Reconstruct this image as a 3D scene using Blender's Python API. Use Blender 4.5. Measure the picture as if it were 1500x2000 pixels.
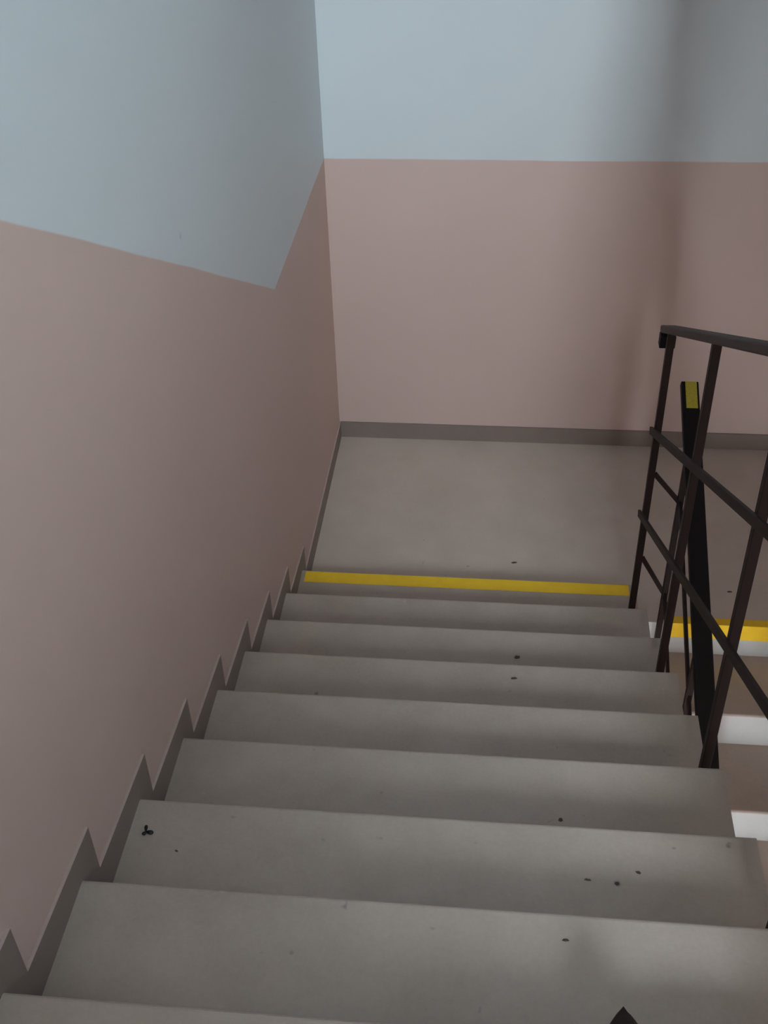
import bpy, bmesh, math, random
from mathutils import Vector, Matrix

for o in list(bpy.data.objects):
    bpy.data.objects.remove(o, do_unlink=True)
scene = bpy.context.scene
C = scene.collection
random.seed(4)

# ------------------------------------------------------------------ camera
F_PX = 2213.75
CAM = Vector((0.7071, -3.2475, 2.9802))
YAW, PITCH, ROLL = -0.1163, -0.6592, -0.0329
fw = Vector((math.sin(YAW) * math.cos(PITCH), math.cos(YAW) * math.cos(PITCH), math.sin(PITCH)))
rt0 = Vector((math.cos(YAW), -math.sin(YAW), 0))
up0 = rt0.cross(fw)
rt = math.cos(ROLL) * rt0 + math.sin(ROLL) * up0
up = -math.sin(ROLL) * rt0 + math.cos(ROLL) * up0
cd = bpy.data.cameras.new('camera')
cam = bpy.data.objects.new('camera', cd)
C.objects.link(cam)
cam.matrix_world = Matrix(((rt.x, up.x, -fw.x, CAM.x), (rt.y, up.y, -fw.y, CAM.y),
                           (rt.z, up.z, -fw.z, CAM.z), (0, 0, 0, 1)))
cd.sensor_fit = 'VERTICAL'
cd.sensor_height = 36.0
cd.lens = F_PX / 2000.0 * 36.0
cd.clip_start = 0.02
scene.camera = cam

# ------------------------------------------------------------------ sky and exposure
world = bpy.data.worlds.new('sky')
scene.world = world
world.use_nodes = True
wn = world.node_tree
wn.nodes.clear()
wo = wn.nodes.new('ShaderNodeOutputWorld')
wb = wn.nodes.new('ShaderNodeBackground')
wb.inputs[0].default_value = (0.76, 0.92, 1.0, 1)      # overcast daylight
wb.inputs[1].default_value = 1.0
wn.links.new(wb.outputs[0], wo.inputs[0])

vs = scene.view_settings
vs.view_transform = 'Standard'
vs.look = 'None'
vs.gamma = 1.0
vs.use_curve_mapping = False
vs.exposure = 6.08

# the two storeys' windows in the rear wall (behind and below the camera)
WIN = {'upper': (0.90, 2.30, 4.6, 6.5), 'lower': (0.60, 1.20, -0.75, 0.55)}
SIDE = (-3.55, -2.90, -1.00, 0.05)      # added opening in the left wall, brightens the lower risers (y0, y1, z0, z1)
Y_REAR = -8.0
Y_LOW = -8.0                 # window wall of the storey below
for nm, (x0, x1, z0, z1) in WIN.items():
    ld = bpy.data.lights.new('sky_portal_' + nm, 'AREA')
    ld.shape = 'RECTANGLE'
    ld.size = x1 - x0
    ld.size_y = z1 - z0
    ld.cycles.is_portal = True
    lo = bpy.data.objects.new('sky_portal_' + nm, ld)
    lo.location = ((x0 + x1) / 2, (Y_REAR if nm == 'upper' else Y_LOW) - 0.22, (z0 + z1) / 2)
    lo.rotation_euler = (math.radians(90), 0, 0)     # faces +Y, into the stairwell
    C.objects.link(lo)
ld = bpy.data.lights.new('sky_portal_side', 'AREA')
ld.shape = 'RECTANGLE'
ld.size = SIDE[3] - SIDE[2]
ld.size_y = SIDE[1] - SIDE[0]
ld.cycles.is_portal = True
lo = bpy.data.objects.new('sky_portal_side', ld)
lo.location = (-0.22, (SIDE[0] + SIDE[1]) / 2, (SIDE[2] + SIDE[3]) / 2)
lo.rotation_euler = (0, math.radians(-90), 0)        # faces +X
C.objects.link(lo)

# ------------------------------------------------------------------ dimensions (metres; landing floor z = 0)
G, RS = 0.30, 0.1528         # going, rise
WID = 1.262                  # width of the flight in view
XL = 1.33                    # inner side of the other flights
XU = 1.265                   # inner side of the flight overhead
XR = 2.60                    # right wall
YB = 1.142                   # back wall
HD = 1.332                   # height of the painted dado above the landing
SLOPE = 0.5641               # slope of the painted line along the stairs
NST = 9
Y_FLOOR = -G * NST           # edge of the storey floor
Z_FLOOR = RS * (NST + 1)

# ------------------------------------------------------------------ materials
def new_mat(name):
    m = bpy.data.materials.new(name)
    m.use_nodes = True
    nt = m.node_tree
    return m, nt, nt.nodes['Principled BSDF']

def N(nt, t, **kw):
    n = nt.nodes.new(t)
    for k, v in kw.items():
        setattr(n, k, v)
    return n

def math_node(nt, op, a, b=None, clamp=False):
    n = N(nt, 'ShaderNodeMath', operation=op)
    n.use_clamp = clamp
    for i, v in enumerate((a, b)):
        if v is None:
            continue
        if isinstance(v, (int, float)):
            n.inputs[i].default_value = v
        else:
            nt.links.new(v, n.inputs[i])
    return n.outputs[0]

def mixcol(nt, fac, a, b):
    n = N(nt, 'ShaderNodeMix', data_type='RGBA')
    for i, v in ((0, fac), (6, a), (7, b)):
        if hasattr(v, 'is_output') or not isinstance(v, (tuple, float, int)):
            nt.links.new(v, n.inputs[i])
        else:
            n.inputs[i].default_value = v
    return n.outputs[2]

def noise(nt, scale, detail=3, vec=None, rough=0.5):
    n = N(nt, 'ShaderNodeTexNoise')
    n.inputs['Scale'].default_value = scale
    n.inputs['Detail'].default_value = detail
    n.inputs['Roughness'].default_value = rough
    if vec is not None:
        nt.links.new(vec, n.inputs['Vector'])
    return n.outputs['Fac']

def add_bump(nt, b, h, strength, dist):
    bp = N(nt, 'ShaderNodeBump')
    bp.inputs['Strength'].default_value = strength
    bp.inputs['Distance'].default_value = dist
    nt.links.new(h, bp.inputs['Height'])
    nt.links.new(bp.outputs[0], b.inputs['Normal'])

WHITE = (0.70, 0.745, 0.76, 1)
PINK = (0.62, 0.455, 0.405, 1)

def wall_paint(name, sloped, spot=None):
    """white above, salmon pink below a hand-painted line; the line climbs with the stairs on the left wall"""
    m, nt, b = new_mat(name)
    g = N(nt, 'ShaderNodeNewGeometry')
    s = N(nt, 'ShaderNodeSeparateXYZ')
    nt.links.new(g.outputs['Position'], s.inputs[0])
    wob = math_node(nt, 'MULTIPLY', math_node(nt, 'SUBTRACT', noise(nt, 3.0, 2, g.outputs['Position']), 0.5), 0.012)
    z = math_node(nt, 'ADD', s.outputs[2], wob)
    if sloped:
        rise = math_node(nt, 'MULTIPLY', math_node(nt, 'MAXIMUM', math_node(nt, 'MULTIPLY', s.outputs[1], -1.0), 0.0), SLOPE)
        z = math_node(nt, 'SUBTRACT', z, rise)
    d = math_node(nt, 'SUBTRACT', z, HD)
    mask = math_node(nt, 'ADD', math_node(nt, 'MULTIPLY', d, 220.0), 0.5, clamp=True)
    mott = noise(nt, 1.7, 3, g.outputs['Position'])
    pk = mixcol(nt, mott, (0.60, 0.435, 0.385, 1), (0.65, 0.475, 0.425, 1))
    wh = mixcol(nt, mott, (0.635, 0.665, 0.68, 1), (0.665, 0.695, 0.71, 1))
    col = mixcol(nt, mask, pk, wh)
    if spot:
        vd = N(nt, 'ShaderNodeVectorMath', operation='DISTANCE')
        nt.links.new(g.outputs['Position'], vd.inputs[0])
        vd.inputs[1].default_value = spot
        sm = math_node(nt, 'SUBTRACT', 1.0, math_node(nt, 'MULTIPLY', vd.outputs['Value'], 90.0), clamp=True)
        col = mixcol(nt, math_node(nt, 'MULTIPLY', sm, 0.45), col, (0.3, 0.28, 0.28, 1))
    nt.links.new(col, b.inputs['Base Color'])
    b.inputs['Roughness'].default_value = 0.55
    b.inputs['Specular IOR Level'].default_value = 0.35

    return m

def concrete(name, c0, c1, rough=0.5, scuff=True, spec=0.5):
    m, nt, b = new_mat(name)
    g = N(nt, 'ShaderNodeNewGeometry')
    P = g.outputs['Position']
    a = noise(nt, 5.0, 5, P, 0.6)
    f = noise(nt, 120, 3, P, 0.6)
    fac = math_node(nt, 'ADD', math_node(nt, 'MULTIPLY', a, 0.75), math_node(nt, 'MULTIPLY', f, 0.25))
    fac = math_node(nt, 'ADD', math_node(nt, 'MULTIPLY', math_node(nt, 'SUBTRACT', fac, 0.5), 2.2), 0.5, clamp=True)
    col = mixcol(nt, fac, c0, c1)
    if scuff:
        sc = noise(nt, 26, 2, P, 0.5)
        sm = math_node(nt, 'MULTIPLY', math_node(nt, 'SUBTRACT', sc, 0.735), 14.0, clamp=True)
        col = mixcol(nt, math_node(nt, 'MULTIPLY', sm, 0.6), col, (0.10, 0.085, 0.08, 1))
        sc2 = noise(nt, 17, 2, P, 0.5)
        sl = math_node(nt, 'MULTIPLY', math_node(nt, 'SUBTRACT', sc2, 0.76), 14.0, clamp=True)
        col = mixcol(nt, math_node(nt, 'MULTIPLY', sl, 0.5), col, (0.55, 0.53, 0.50, 1))
    nt.links.new(col, b.inputs['Base Color'])
    rr = math_node(nt, 'ADD', math_node(nt, 'MULTIPLY', a, 0.25), rough - 0.12)
    nt.links.new(rr, b.inputs['Roughness'])
    b.inputs['Specular IOR Level'].default_value = spec

    return m

def plain(name, c, rough=0.5, metal=0.0, var=0.12, scale=30, spec=0.5):
    m, nt, b = new_mat(name)
    tc = N(nt, 'ShaderNodeTexCoord')
    n = noise(nt, scale, 3, tc.outputs['Object'])
    lo = tuple(v * (1 - var) for v in c[:3]) + (1,)
    hi = tuple(min(1, v * (1 + var)) for v in c[:3]) + (1,)
    nt.links.new(mixcol(nt, n, lo, hi), b.inputs['Base Color'])
    b.inputs['Roughness'].default_value = rough
    b.inputs['Metallic'].default_value = metal
    b.inputs['Specular IOR Level'].default_value = spec

    return m

M_LEFT = wall_paint('paint_left', True, spot=(0.0, -0.93, 1.93))
M_BACK = wall_paint('paint_back', False)
M_WHITE = plain('white_paint', WHITE, 0.6, var=0.03, scale=3)
M_STEP = concrete('painted_concrete', (0.370, 0.290, 0.243, 1), (0.480, 0.390, 0.336, 1), 0.38)
M_FLOOR = concrete('landing_concrete', (0.54, 0.44, 0.375, 1), (0.65, 0.54, 0.47, 1), 0.5)
M_RISER = concrete('pale_riser', (0.50, 0.49, 0.47, 1), (0.58, 0.57, 0.55, 1), 0.5, scuff=False)  # paler than the treads, goes on faces turned towards the viewer
M_HALL = plain('hall_plaster', (0.42, 0.40, 0.38, 1), 0.8, var=0.05, scale=3)
M_SKIRT = concrete('skirting_paint', (0.22, 0.165, 0.14, 1), (0.27, 0.205, 0.18, 1), 0.5, scuff=False)
M_LEDGE = plain('pink_ledge_paint', (0.50, 0.385, 0.345, 1), 0.6, var=0.08)
M_TAPE = plain('yellow_tape', (1.0, 0.58, 0.02, 1), 0.55, var=0.12, scale=25)
M_STEEL = plain('brown_steel_paint', (0.019, 0.010, 0.009, 1), 0.55, var=0.25, spec=0.2)
M_RAILTOP = plain('brown_handrail_paint', (0.048, 0.031, 0.029, 1), 0.55, var=0.2, spec=0.25)
M_BLACK = plain('black_plastic', (0.010, 0.006, 0.006, 1), 0.6, var=0.2, spec=0.2)
M_PLATE = plain('yellow_plate', (0.55, 0.42, 0.04, 1), 0.5, var=0.35, scale=160)
M_GRIT = plain('dark_grit', (0.085, 0.067, 0.058, 1), 0.9, var=0.3, scale=200)
M_BUG = plain('black_scrap', (0.006, 0.006, 0.007, 1), 0.5, var=0.2)
M_SHOE = plain('dark_brown_leather', (0.018, 0.011, 0.008, 1), 0.65, var=0.3, spec=0.2)
M_SOLE = plain('rubber_sole', (0.015, 0.013, 0.012, 1), 0.8)
M_FRAME = plain('white_window_frame', (0.75, 0.75, 0.74, 1), 0.4, var=0.03)

# ------------------------------------------------------------------ helpers
def link(name, bm, mat, parent=None, smooth=False):
    bmesh.ops.recalc_face_normals(bm, faces=bm.faces[:])
    me = bpy.data.meshes.new(name)
    bm.to_mesh(me)
    bm.free()
    me.materials.append(mat)
    if smooth:
        for p in me.polygons:
            p.use_smooth = True
    o = bpy.data.objects.new(name, me)
    C.objects.link(o)
    if parent:
        o.parent = parent
        o.matrix_parent_inverse = parent_inv(parent)
    return o

def parent_inv(p):
    # parts are modelled in world coordinates; a mesh parent already sits at the world origin
    return Matrix.Translation(p.location).inverted() if p.type == 'EMPTY' else Matrix.Identity(4)

def thing(name, label, cat, loc, group=None):
    o = bpy.data.objects.new(name, None)
    o.empty_display_size = 0.1
    o.location = loc
    C.objects.link(o)
    return tag(o, label, cat, group)

def tag(o, label=None, cat=None, group=None, kind=None):
    if label: o['label'] = label
    if cat: o['category'] = cat
    if group: o['group'] = group
    if kind: o['kind'] = kind
    return o

def box(bm, x0, x1, y0, y1, z0, z1):
    v = [bm.verts.new((x, y, z)) for z in (z0, z1) for y in (y0, y1) for x in (x0, x1)]
    for f in ((0, 1, 3, 2), (4, 6, 7, 5), (0, 4, 5, 1), (2, 3, 7, 6), (0, 2, 6, 4), (1, 5, 7, 3)):
        bm.faces.new([v[i] for i in f])
    return v

def prism_x(bm, prof, x0, x1):
    """profile in (y, z) extruded along x"""
    a = [bm.verts.new((x0, y, z)) for y, z in prof]
    b = [bm.verts.new((x1, y, z)) for y, z in prof]
    n = len(prof)
    bm.faces.new(a)
    bm.faces.new(b[::-1])
    for i in range(n):
        bm.faces.new((a[i], b[i], b[(i + 1) % n], a[(i + 1) % n]))

def prism_z(bm, prof, z0, z1):
    a = [bm.verts.new((x, y, z0)) for x, y in prof]
    b = [bm.verts.new((x, y, z1)) for x, y in prof]
    n = len(prof)
    bm.faces.new(a[::-1])
    bm.faces.new(b)
    for i in range(n):
        bm.faces.new((a[i], a[(i + 1) % n], b[(i + 1) % n], b[i]))

def bar(bm, p, q, w, h, bev=0.0, upv=(0, 0, 1)):
    """rectangular bar from p to q: w across, h along the up-vector"""
    p, q = Vector(p), Vector(q)
    d = (q - p).normalized()
    u = Vector(upv)
    if abs(d.dot(u)) > 0.98:
        u = Vector((0, 1, 0))
    s = d.cross(u).normalized()
    u = s.cross(d).normalized()
    t = bmesh.new()
    vs = []
    for e in (p, q):
        vs.append([t.verts.new(e + s * a * w / 2 + u * b * h / 2) for a, b in ((-1, -1), (1, -1), (1, 1), (-1, 1))])
    t.faces.new(vs[0]); t.faces.new(vs[1][::-1])
    for i in range(4):
        t.faces.new((vs[0][i], vs[1][i], vs[1][(i + 1) % 4], vs[0][(i + 1) % 4]))
    bmesh.ops.recalc_face_normals(t, faces=t.faces[:])
    if bev:
        bmesh.ops.bevel(t, geom=t.edges[:], offset=bev, segments=2, affect='EDGES', profile=0.5)
    tmp = bpy.data.meshes.new('tmp')
    t.to_mesh(tmp); t.free()
    bm.from_mesh(tmp)
    bpy.data.meshes.remove(tmp)

def wall_with_hole(bm, x0, x1, y0, y1, z0, z1, hole):
    a, b, c, d = hole
    box(bm, x0, a, y0, y1, z0, z1)
    box(bm, b, x1, y0, y1, z0, z1)
    box(bm, a, b, y0, y1, z0, c)
    box(bm, a, b, y0, y1, d, z1)

# ------------------------------------------------------------------ setting: walls, floors, ceiling
Z_LOW, Z_TOP = -RS * 10, 8.0
bm = bmesh.new()
box(bm, -0.2, 0.0, SIDE[1], YB + 0.2, Z_LOW, Z_TOP)
box(bm, -0.2, 0.0, Y_REAR - 0.2, SIDE[0], Z_LOW, Z_TOP)
box(bm, -0.2, 0.0, SIDE[0], SIDE[1], Z_LOW, SIDE[2])
box(bm, -0.2, 0.0, SIDE[0], SIDE[1], SIDE[3], Z_TOP)
tag(link('wall_left', bm, M_LEFT), 'left stairwell wall, white above a sloping salmon pink dado', kind='structure')
bm = bmesh.new(); box(bm, 0.0, XR, YB, YB + 0.2, Z_LOW, Z_TOP)
tag(link('wall_back', bm, M_BACK), 'back wall of the landing, white above salmon pink', kind='structure')
bm = bmesh.new(); box(bm, XR, XR + 0.2, Y_REAR - 0.2, YB + 0.2, Z_LOW, Z_TOP)
tag(link('wall_right', bm, M_BACK), 'right stairwell wall beside the lower flight', kind='structure')
bm = bmesh.new()
wall_with_hole(bm, 0.0, XR, Y_REAR - 0.2, Y_REAR, Z_FLOOR - 0.2, Z_TOP, WIN['upper'])
tag(link('wall_rear', bm, M_HALL), 'window wall behind the camera', kind='structure')
bm = bmesh.new(); box(bm, 0.1, 0.97, -4.3, -4.1, Z_FLOOR, 3.12)  # added out of view, shades the near steps like a standing photographer
tag(link('added_shade_block', bm, M_HALL), 'unseen block added behind the camera to shade the near steps', kind='structure')
bm = bmesh.new()
wall_with_hole(bm, 0.0, XR, Y_LOW - 0.2, Y_LOW, Z_LOW, Z_FLOOR - 0.2, WIN['lower'])
tag(link('wall_rear_lower', bm, M_HALL), 'window wall of the storey below', kind='structure')
bm = bmesh.new(); box(bm, -0.2, XR + 0.2, Y_REAR - 0.2, YB + 0.2, Z_TOP, Z_TOP + 0.2)
tag(link('ceiling', bm, M_HALL), 'white ceiling over the stairwell', kind='structure')
bm = bmesh.new()
prism_z(bm, [(0, 0), (1.30, 0), (1.30, -0.04), (XR, -0.04), (XR, YB), (0, YB)], -0.2, 0.0)
fl = link('floor', bm, M_FLOOR)
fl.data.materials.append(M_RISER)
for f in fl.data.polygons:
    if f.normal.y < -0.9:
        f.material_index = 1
tag(fl, 'grey concrete half landing between the two flights', kind='structure')
bm = bmesh.new(); box(bm, 0, XR, Y_REAR, Y_FLOOR, Z_FLOOR - 0.2, Z_FLOOR)
tag(link('floor_storey', bm, M_FLOOR), 'storey floor at the head of the stairs', kind='structure')
bm = bmesh.new(); box(bm, 0, XR, Y_LOW - 0.2, YB, Z_LOW - 0.2, Z_LOW)
tag(link('floor_lower', bm, M_FLOOR), 'storey floor at the foot of the lower flight', kind='structure')
bm = bmesh.new(); box(bm, 0, XR, -0.05, YB, 2 * Z_FLOOR - 0.2, 2 * Z_FLOOR)
tag(link('floor_upper', bm, M_WHITE), 'half landing overhead', kind='structure')

for i, (nm, (x0, x1, z0, z1)) in enumerate(WIN.items()):
    y = (Y_REAR if nm == 'upper' else Y_LOW) - 0.1
    bm = bmesh.new()
    t = 0.05
    box(bm, x0, x1, y - .03, y + .03, z0, z0 + t); box(bm, x0, x1, y - .03, y + .03, z1 - t, z1)
    box(bm, x0, x0 + t, y - .03, y + .03, z0 + t, z1 - t); box(bm, x1 - t, x1, y - .03, y + .03, z0 + t, z1 - t)
    tag(link('window_%d' % (i + 1), bm, M_FRAME), 'white window frame in the wall behind the camera', kind='structure')

bm = bmesh.new()
y0, y1, z0, z1 = SIDE
t = 0.05
box(bm, -.13, -.07, y0, y1, z0, z0 + t); box(bm, -.13, -.07, y0, y1, z1 - t, z1)
box(bm, -.13, -.07, y0, y0 + t, z0 + t, z1 - t); box(bm, -.13, -.07, y1 - t, y1, z0 + t, z1 - t)
tag(link('window_3', bm, M_FRAME), 'white frame of the opening added to light the lower risers', kind='structure')

# skirting: back wall, left wall of the landing, sawtooth strip beside the steps
HB, TB = 0.083, 0.006
bm = bmesh.new(); box(bm, TB, XR, YB - TB, YB, 0, HB)
tag(link('baseboard_back', bm, M_SKIRT), 'dark brown painted skirting along the back wall', kind='structure')
prof_top, SF = [], 0.066
# from the landing back wall towards the viewer, then up every step
pts = [(YB, HB - 0.003)]
for k in range(0, NST + 1):
    y_n = -(k - 1) * G + SF
    if k == 0:
        pts.append((SF, 0.092))
    else:
        pts.append((y_n, k * RS + 0.060))
        pts.append((y_n - G, k * RS + 0.090))
low = []
low.append((-NST * G + SF, 9 * RS - 0.05))
low.append((SF, -0.05))
low.append((SF, 0.0))
low.append((YB, 0.0))
bm = bmesh.new()
prism_x(bm, pts + low, 0.0, TB)
bl = link('baseboard_left', bm, M_SKIRT)
bl.data.materials.append(M_LEDGE)
for p in bl.data.polygons:            # the wall paint laps over the skirting's upper ledge
    if p.normal.z > 0.8:
        p.material_index = 1
tag(bl, 'dark brown sawtooth skirting following the steps along the left wall', kind='structure')

# ------------------------------------------------------------------ the flights of steps
def step_profile(y_nose, z_top, dirn, soff, rad=0.010):
    """dirn=+1: the step goes down towards +y. Rounded nosing, sloped underside."""
    p = []
    yb = y_nose - dirn * G
    p.append((yb, z_top))
    for i in range(5):
        a = math.pi / 2 * (1 - i / 4)
        p.append((y_nose - dirn * rad + dirn * rad * math.cos(a), z_top - rad + rad * math.sin(a)))
    p.append((y_nose, z_top - RS - soff))
    p.append((yb, z_top - soff))
    return p

flight = thing('concrete_staircase', 'grey concrete flight of steps going down from the viewer to the landing', 'staircase', (WID / 2, -1.35, 0))
for k in range(1, NST + 1):
    bm = bmesh.new()
    prism_x(bm, step_profile(-(k - 1) * G, k * RS, 1, 0.10 if k > 1 else 0.05), TB, WID)
    link('step', bm, M_STEP, flight)

GL = 0.31
lower = thing('concrete_staircase', 'lower concrete flight going down from the landing behind the railing', 'staircase', ((XL + XR) / 2, -1.5, Z_LOW))
for j in range(1, 10):
    y0 = -0.04 - GL * (j - 1)
    z = -RS * j
    rad = 0.010
    p = [(y0, z)]
    for i in range(5):
        a = math.pi / 2 * (1 - i / 4)
        p.append((y0 - GL + rad - rad * math.cos(a), z - rad + rad * math.sin(a)))
    p += [(y0 - GL, z - RS - 0.0), (y0, z - RS + 0.0)]
    if j < 9:
        p[-2:] = [(y0 - GL, z - RS - 0.12), (y0, z - 0.12)]
    bm = bmesh.new()
    prism_x(bm, p, XL, XR - 0.02)
    st = link('step', bm, M_STEP, lower)
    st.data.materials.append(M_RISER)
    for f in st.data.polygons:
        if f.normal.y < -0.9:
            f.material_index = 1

upper = thing('concrete_staircase', 'upper concrete flight rising overhead above the lower flight', None, ((XU + XR) / 2, -1.4, Z_FLOOR))
upper['kind'] = 'structure'
for j in range(1, 10):
    yn = Y_FLOOR + G * (j - 1)
    z = Z_FLOOR + RS * j
    bm = bmesh.new()
    prism_x(bm, [(yn, z), (yn + G - 0.02 * (j == 9), z), (yn + G - 0.02 * (j == 9), z - 0.10), (yn, z - RS - 0.10)], XU, XR - 0.02)
    link('step', bm, M_STEP, upper)

# ------------------------------------------------------------------ yellow marking tape
bm = bmesh.new(); box(bm, 0.022, 1.236, -0.070, -0.011, RS, RS + 0.0012)
tag(link('marking_tape', bm, M_TAPE), 'yellow tape strip along the edge of the lowest step', 'tape')
bm = bmesh.new()
prism_x(bm, [(-0.004, 0.0), (-0.004, 0.0012), (-0.0412, 0.0012), (-0.0412, -0.072), (-0.04, -0.072), (-0.04, 0.0)], 1.415, XR - 0.02)
tag(link('marking_tape', bm, M_TAPE), 'yellow tape strip folded over the landing edge behind the railing', 'tape')

# ------------------------------------------------------------------ railing of the flight in view
PX = 1.235
SL = RS / G
def pitch_u(y): return RS - y * SL
HT = 1.272 + (-0.066) * SL      # handrail top: z = HT - y*SL
rail = thing('stair_railing', 'dark brown steel stair railing along the open side of the steps', 'railing', (PX, -0.2, RS))
Y_TOP = -2.95
y_end = -0.085
def hz(y): return HT - y * SL
bm = bmesh.new()
bar(bm, (PX, y_end, hz(y_end) - 0.013), (PX, Y_TOP, hz(Y_TOP) - 0.013), 0.048, 0.023, 0.004)
hr = link('handrail', bm, M_RAILTOP, rail)
bm = bmesh.new()
bar(bm, (PX, y_end - 0.012, hz(y_end) - 0.066), (PX, y_end - 0.012, hz(y_end) - 0.024), 0.048, 0.034, 0.003, upv=(0, 1, 0))
tag(link('end_cap', bm, M_BLACK, hr), 'dark turned-down end of the handrail')
for i in range(5):
    y = (-0.16, -0.80, -1.45, -2.065, -2.69)[i]
    k = int(-y / G) + 1
    bm = bmesh.new()
    bar(bm, (PX, y, k * RS), (PX, y, hz(y) - 0.024), 0.022, 0.022, 0.0015, upv=(0, 1, 0))
    link('post', bm, M_STEEL, rail)
for h in (0.705, 0.366):
    bm = bmesh.new()
    ya, yb = -0.125, Y_TOP + 0.3
    bar(bm, (PX - 0.015, ya, pitch_u(ya) + h), (PX - 0.015, yb, pitch_u(yb) + h), 0.010, 0.024, 0.001)
    link('rail', bm, M_STEEL, rail)

# ------------------------------------------------------------------ railing of the lower flight
LX = 1.345
SLL = RS / GL
def pitch_l(y): return (y + 0.04) * SLL
low_rail = thing('stair_railing', 'lower stair railing with flat black handrail and a yellow plate at its end', 'railing', (LX, -0.15, -RS))
LT = 1.040
def lz(y): return LT + (y + 0.01) * SLL
YE = -2.6
bm = bmesh.new()
bar(bm, (LX - 0.005, -0.005, lz(-0.005) - 0.013), (LX - 0.005, YE, lz(YE) - 0.013), 0.056, 0.026, 0.004)
lhr = link('handrail', bm, M_BLACK, low_rail)
bm = bmesh.new()
d = Vector((0, -1, -SLL)).normalized()
n = Vector((0, -SLL, 1)).normalized()
s0 = Vector((LX - 0.002, -0.012, lz(-0.012))) + n * 0.0006
bar(bm, s0, s0 + d * 0.100, 0.036, 0.0022, 0.0, upv=(0, 0, 1))
for i in range(12):
    for j in range(3):
        if random.random() < 0.55:
            c = s0 + d * (0.010 + 0.0073 * i) + Vector((-0.009 + 0.009 * j, 0, 0)) + n * 0.0014
            bar(bm, c - d * 0.0014, c + d * 0.0014, 0.0028, 0.0012)
tag(link('tactile_plate', bm, M_PLATE, lhr), 'yellow tactile plate on the handrail end')
for i in range(5):
    y = -0.15 - 0.6 * i
    j = max(1, int((-y - 0.04) / GL) + 1)
    bm = bmesh.new()
    bar(bm, (LX, y, -RS * j), (LX, y, lz(y) - 0.024), 0.020, 0.020, 0.0015, upv=(0, 1, 0))
    link('post', bm, M_STEEL, low_rail)
for h in (0.71, 0.30):
    bm = bmesh.new()
    bar(bm, (LX, -0.15, pitch_l(-0.15) + h), (LX, YE + 0.2, pitch_l(YE + 0.2) + h), 0.010, 0.024, 0.001)
    link('rail', bm, M_STEEL, low_rail)
for z0, h in ((0.775, 0.71), (0.415, 0.30)):
    bm = bmesh.new()
    bar(bm, (PX + 0.011, -0.16, z0), (LX - 0.005, -0.15, pitch_l(-0.15) + h), 0.010, 0.016, 0.001)
    tag(link('connecting_bar', bm, M_STEEL, low_rail), 'short bar joining the two railings')

# ------------------------------------------------------------------ small things on the steps
def flake(name, loc, size, label, cat, mat, group=None, seed=0, tall=0.35):
    rnd = random.Random(seed)
    bm = bmesh.new()
    bmesh.ops.create_icosphere(bm, subdivisions=2, radius=1.0)
    ph = rnd.random() * 6
    for v in bm.verts:
        a = math.atan2(v.co.y, v.co.x)
        r = 1 + 0.25 * math.sin(2 * a + ph) + 0.15 * math.sin(5 * a + 2 * ph) + rnd.uniform(-.08, .08)
        v.co.x *= size[0] * 0.8 * r
        v.co.y *= size[1] * 0.8 * r
        v.co.z = max(v.co.z, -0.3) * min(size) * tall
    zmin = min(v.co.z for v in bm.verts)
    for v in bm.verts:
        v.co += Vector(loc) - Vector((0, 0, zmin))
    return tag(link(name, bm, mat), label, cat, group)

# black three-lobed scrap by the skirting
bm = bmesh.new()
bx, by, bz = 0.040, -1.885, 7 * RS
for ang, ln, wd in ((1.75, 0.016, 0.0042), (-0.15, 0.017, 0.0058), (-1.95, 0.010, 0.0050)):
    t = bmesh.new()
    bmesh.ops.create_icosphere(t, subdivisions=2, radius=1.0)
    for v in t.verts:
        u = v.co.x * 0.5 + 0.5
        x, y_, z = u * ln, v.co.y * wd * (0.55 + 0.6 * u), v.co.z * 0.003 + 0.003
        ca, sa = math.cos(ang), math.sin(ang)
        v.co = Vector((bx + ca * x - sa * y_, by + sa * x + ca * y_, bz + z))
    tmp = bpy.data.meshes.new('tmp'); t.to_mesh(tmp); t.free(); bm.from_mesh(tmp); bpy.data.meshes.remove(tmp)
tag(link('black_scrap', bm, M_BUG, smooth=True), 'tiny black three-lobed scrap lying by the sawtooth skirting', 'scrap')

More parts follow.
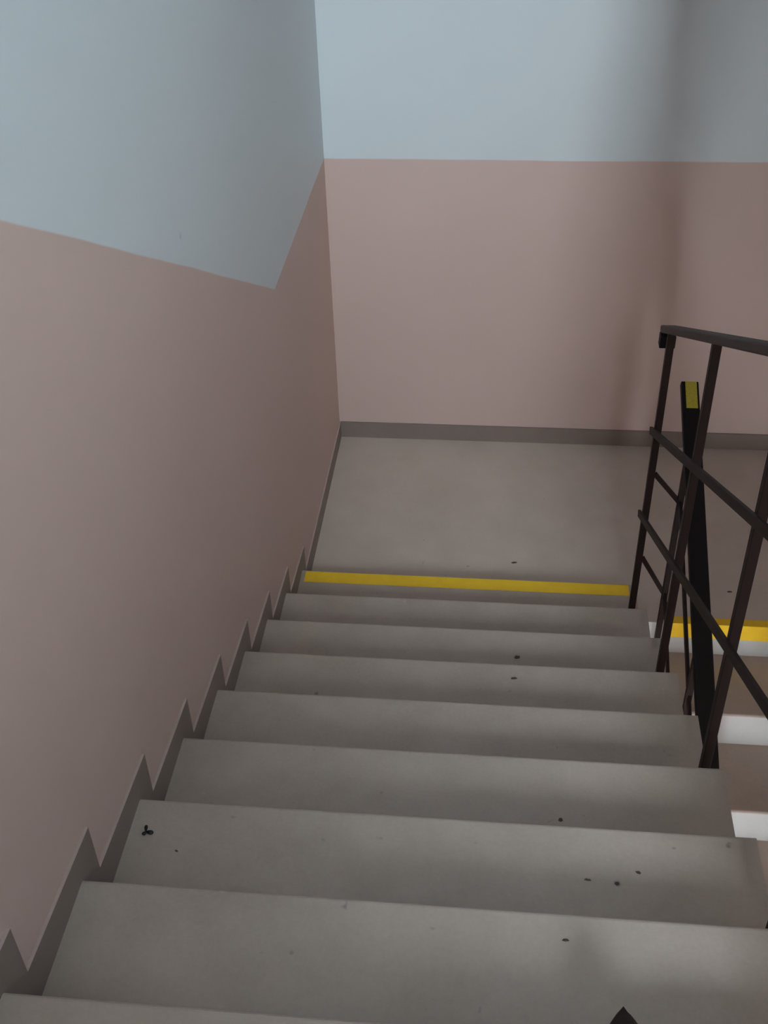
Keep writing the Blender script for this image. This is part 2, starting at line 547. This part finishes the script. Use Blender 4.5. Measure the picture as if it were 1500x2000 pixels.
# shoe tip at the bottom edge of the picture
shoe = thing('shoe', 'dark brown pointed shoe on the nearest step at the bottom edge', 'shoe', (0.93, -2.52, 9 * RS))
def shoe_outline(t):
    """t 0 toe .. 1 heel -> half width"""
    return 0.044 * min(1, (t / 0.30) ** 0.62) * (1 - 0.22 * math.sin(math.pi * max(0, (t - .3) / .7))) * (1 if t < .93 else math.sqrt(max(0.02, 1 - ((t - .93) / .07) ** 2)))
def loft(z_of, w_scale, z_base, nm, mat):
    bm = bmesh.new()
    rings = []
    n = 28
    for i in range(n + 1):
        t = i / n
        y = -2.368 - t * 0.275
        w = max(0.001, shoe_outline(t) * w_scale)
        h = z_of(t)
        ring = []
        for k in range(12):
            a = 2 * math.pi * k / 12
            ring.append(bm.verts.new((0.928 + w * math.cos(a), y, 9 * RS + z_base + h * 0.5 + h * 0.5 * math.sin(a))))
        rings.append(ring)
    for a, b in zip(rings, rings[1:]):
        for k in range(12):
            bm.faces.new((a[k], a[(k + 1) % 12], b[(k + 1) % 12], b[k]))
    bm.faces.new(rings[0]); bm.faces.new(rings[-1][::-1])
    return link(nm, bm, mat, shoe, smooth=True)
loft(lambda t: 0.014, 1.06, 0.0, 'sole', M_SOLE)
loft(lambda t: 0.026 + 0.055 * min(1, max(0, t - 0.02) / 0.55) ** 0.9, 1.0, 0.008, 'leather_upper', M_SHOE)

for i, (loc, size, label) in enumerate((
    ((0.813, -0.722, 3 * RS), (0.013, 0.007), 'dark crumb at the back of the third step up from the landing'),
    ((0.798, -0.960, 4 * RS), (0.010, 0.006), 'dark crumb near the edge of the fourth step up from the landing'),
    ((0.818, 0.273, 0 * RS), (0.016, 0.006), 'flat dark crumb on the landing just beyond the yellow tape'),
    ((1.652, 0.152, 0 * RS), (0.010, 0.007), 'dark crumb on the landing seen through the railing'),
    ((0.890, -1.674, 6 * RS), (0.005, 0.008), 'small dark crumb on the sixth step up from the landing'),
    ((1.023, -1.903, 7 * RS), (0.007, 0.004), 'rightmost dark crumb on the step below the nearest full step'),
    ((0.980, -1.931, 7 * RS), (0.007, 0.004), 'middle dark crumb on the step below the nearest full step'),
    ((0.925, -1.927, 7 * RS), (0.007, 0.004), 'leftmost dark crumb on the step below the nearest full step'),
    ((0.865, -2.154, 8 * RS), (0.006, 0.004), 'dark crumb on the right half of the nearest full step'),
    ((0.113, -1.924, 7 * RS), (0.004, 0.003), 'tiny dark crumb right of the black scrap'),
)):
    flake('dirt_crumb', loc, size, label, 'crumb', M_GRIT, 'dirt crumbs on the stairs', seed=i)
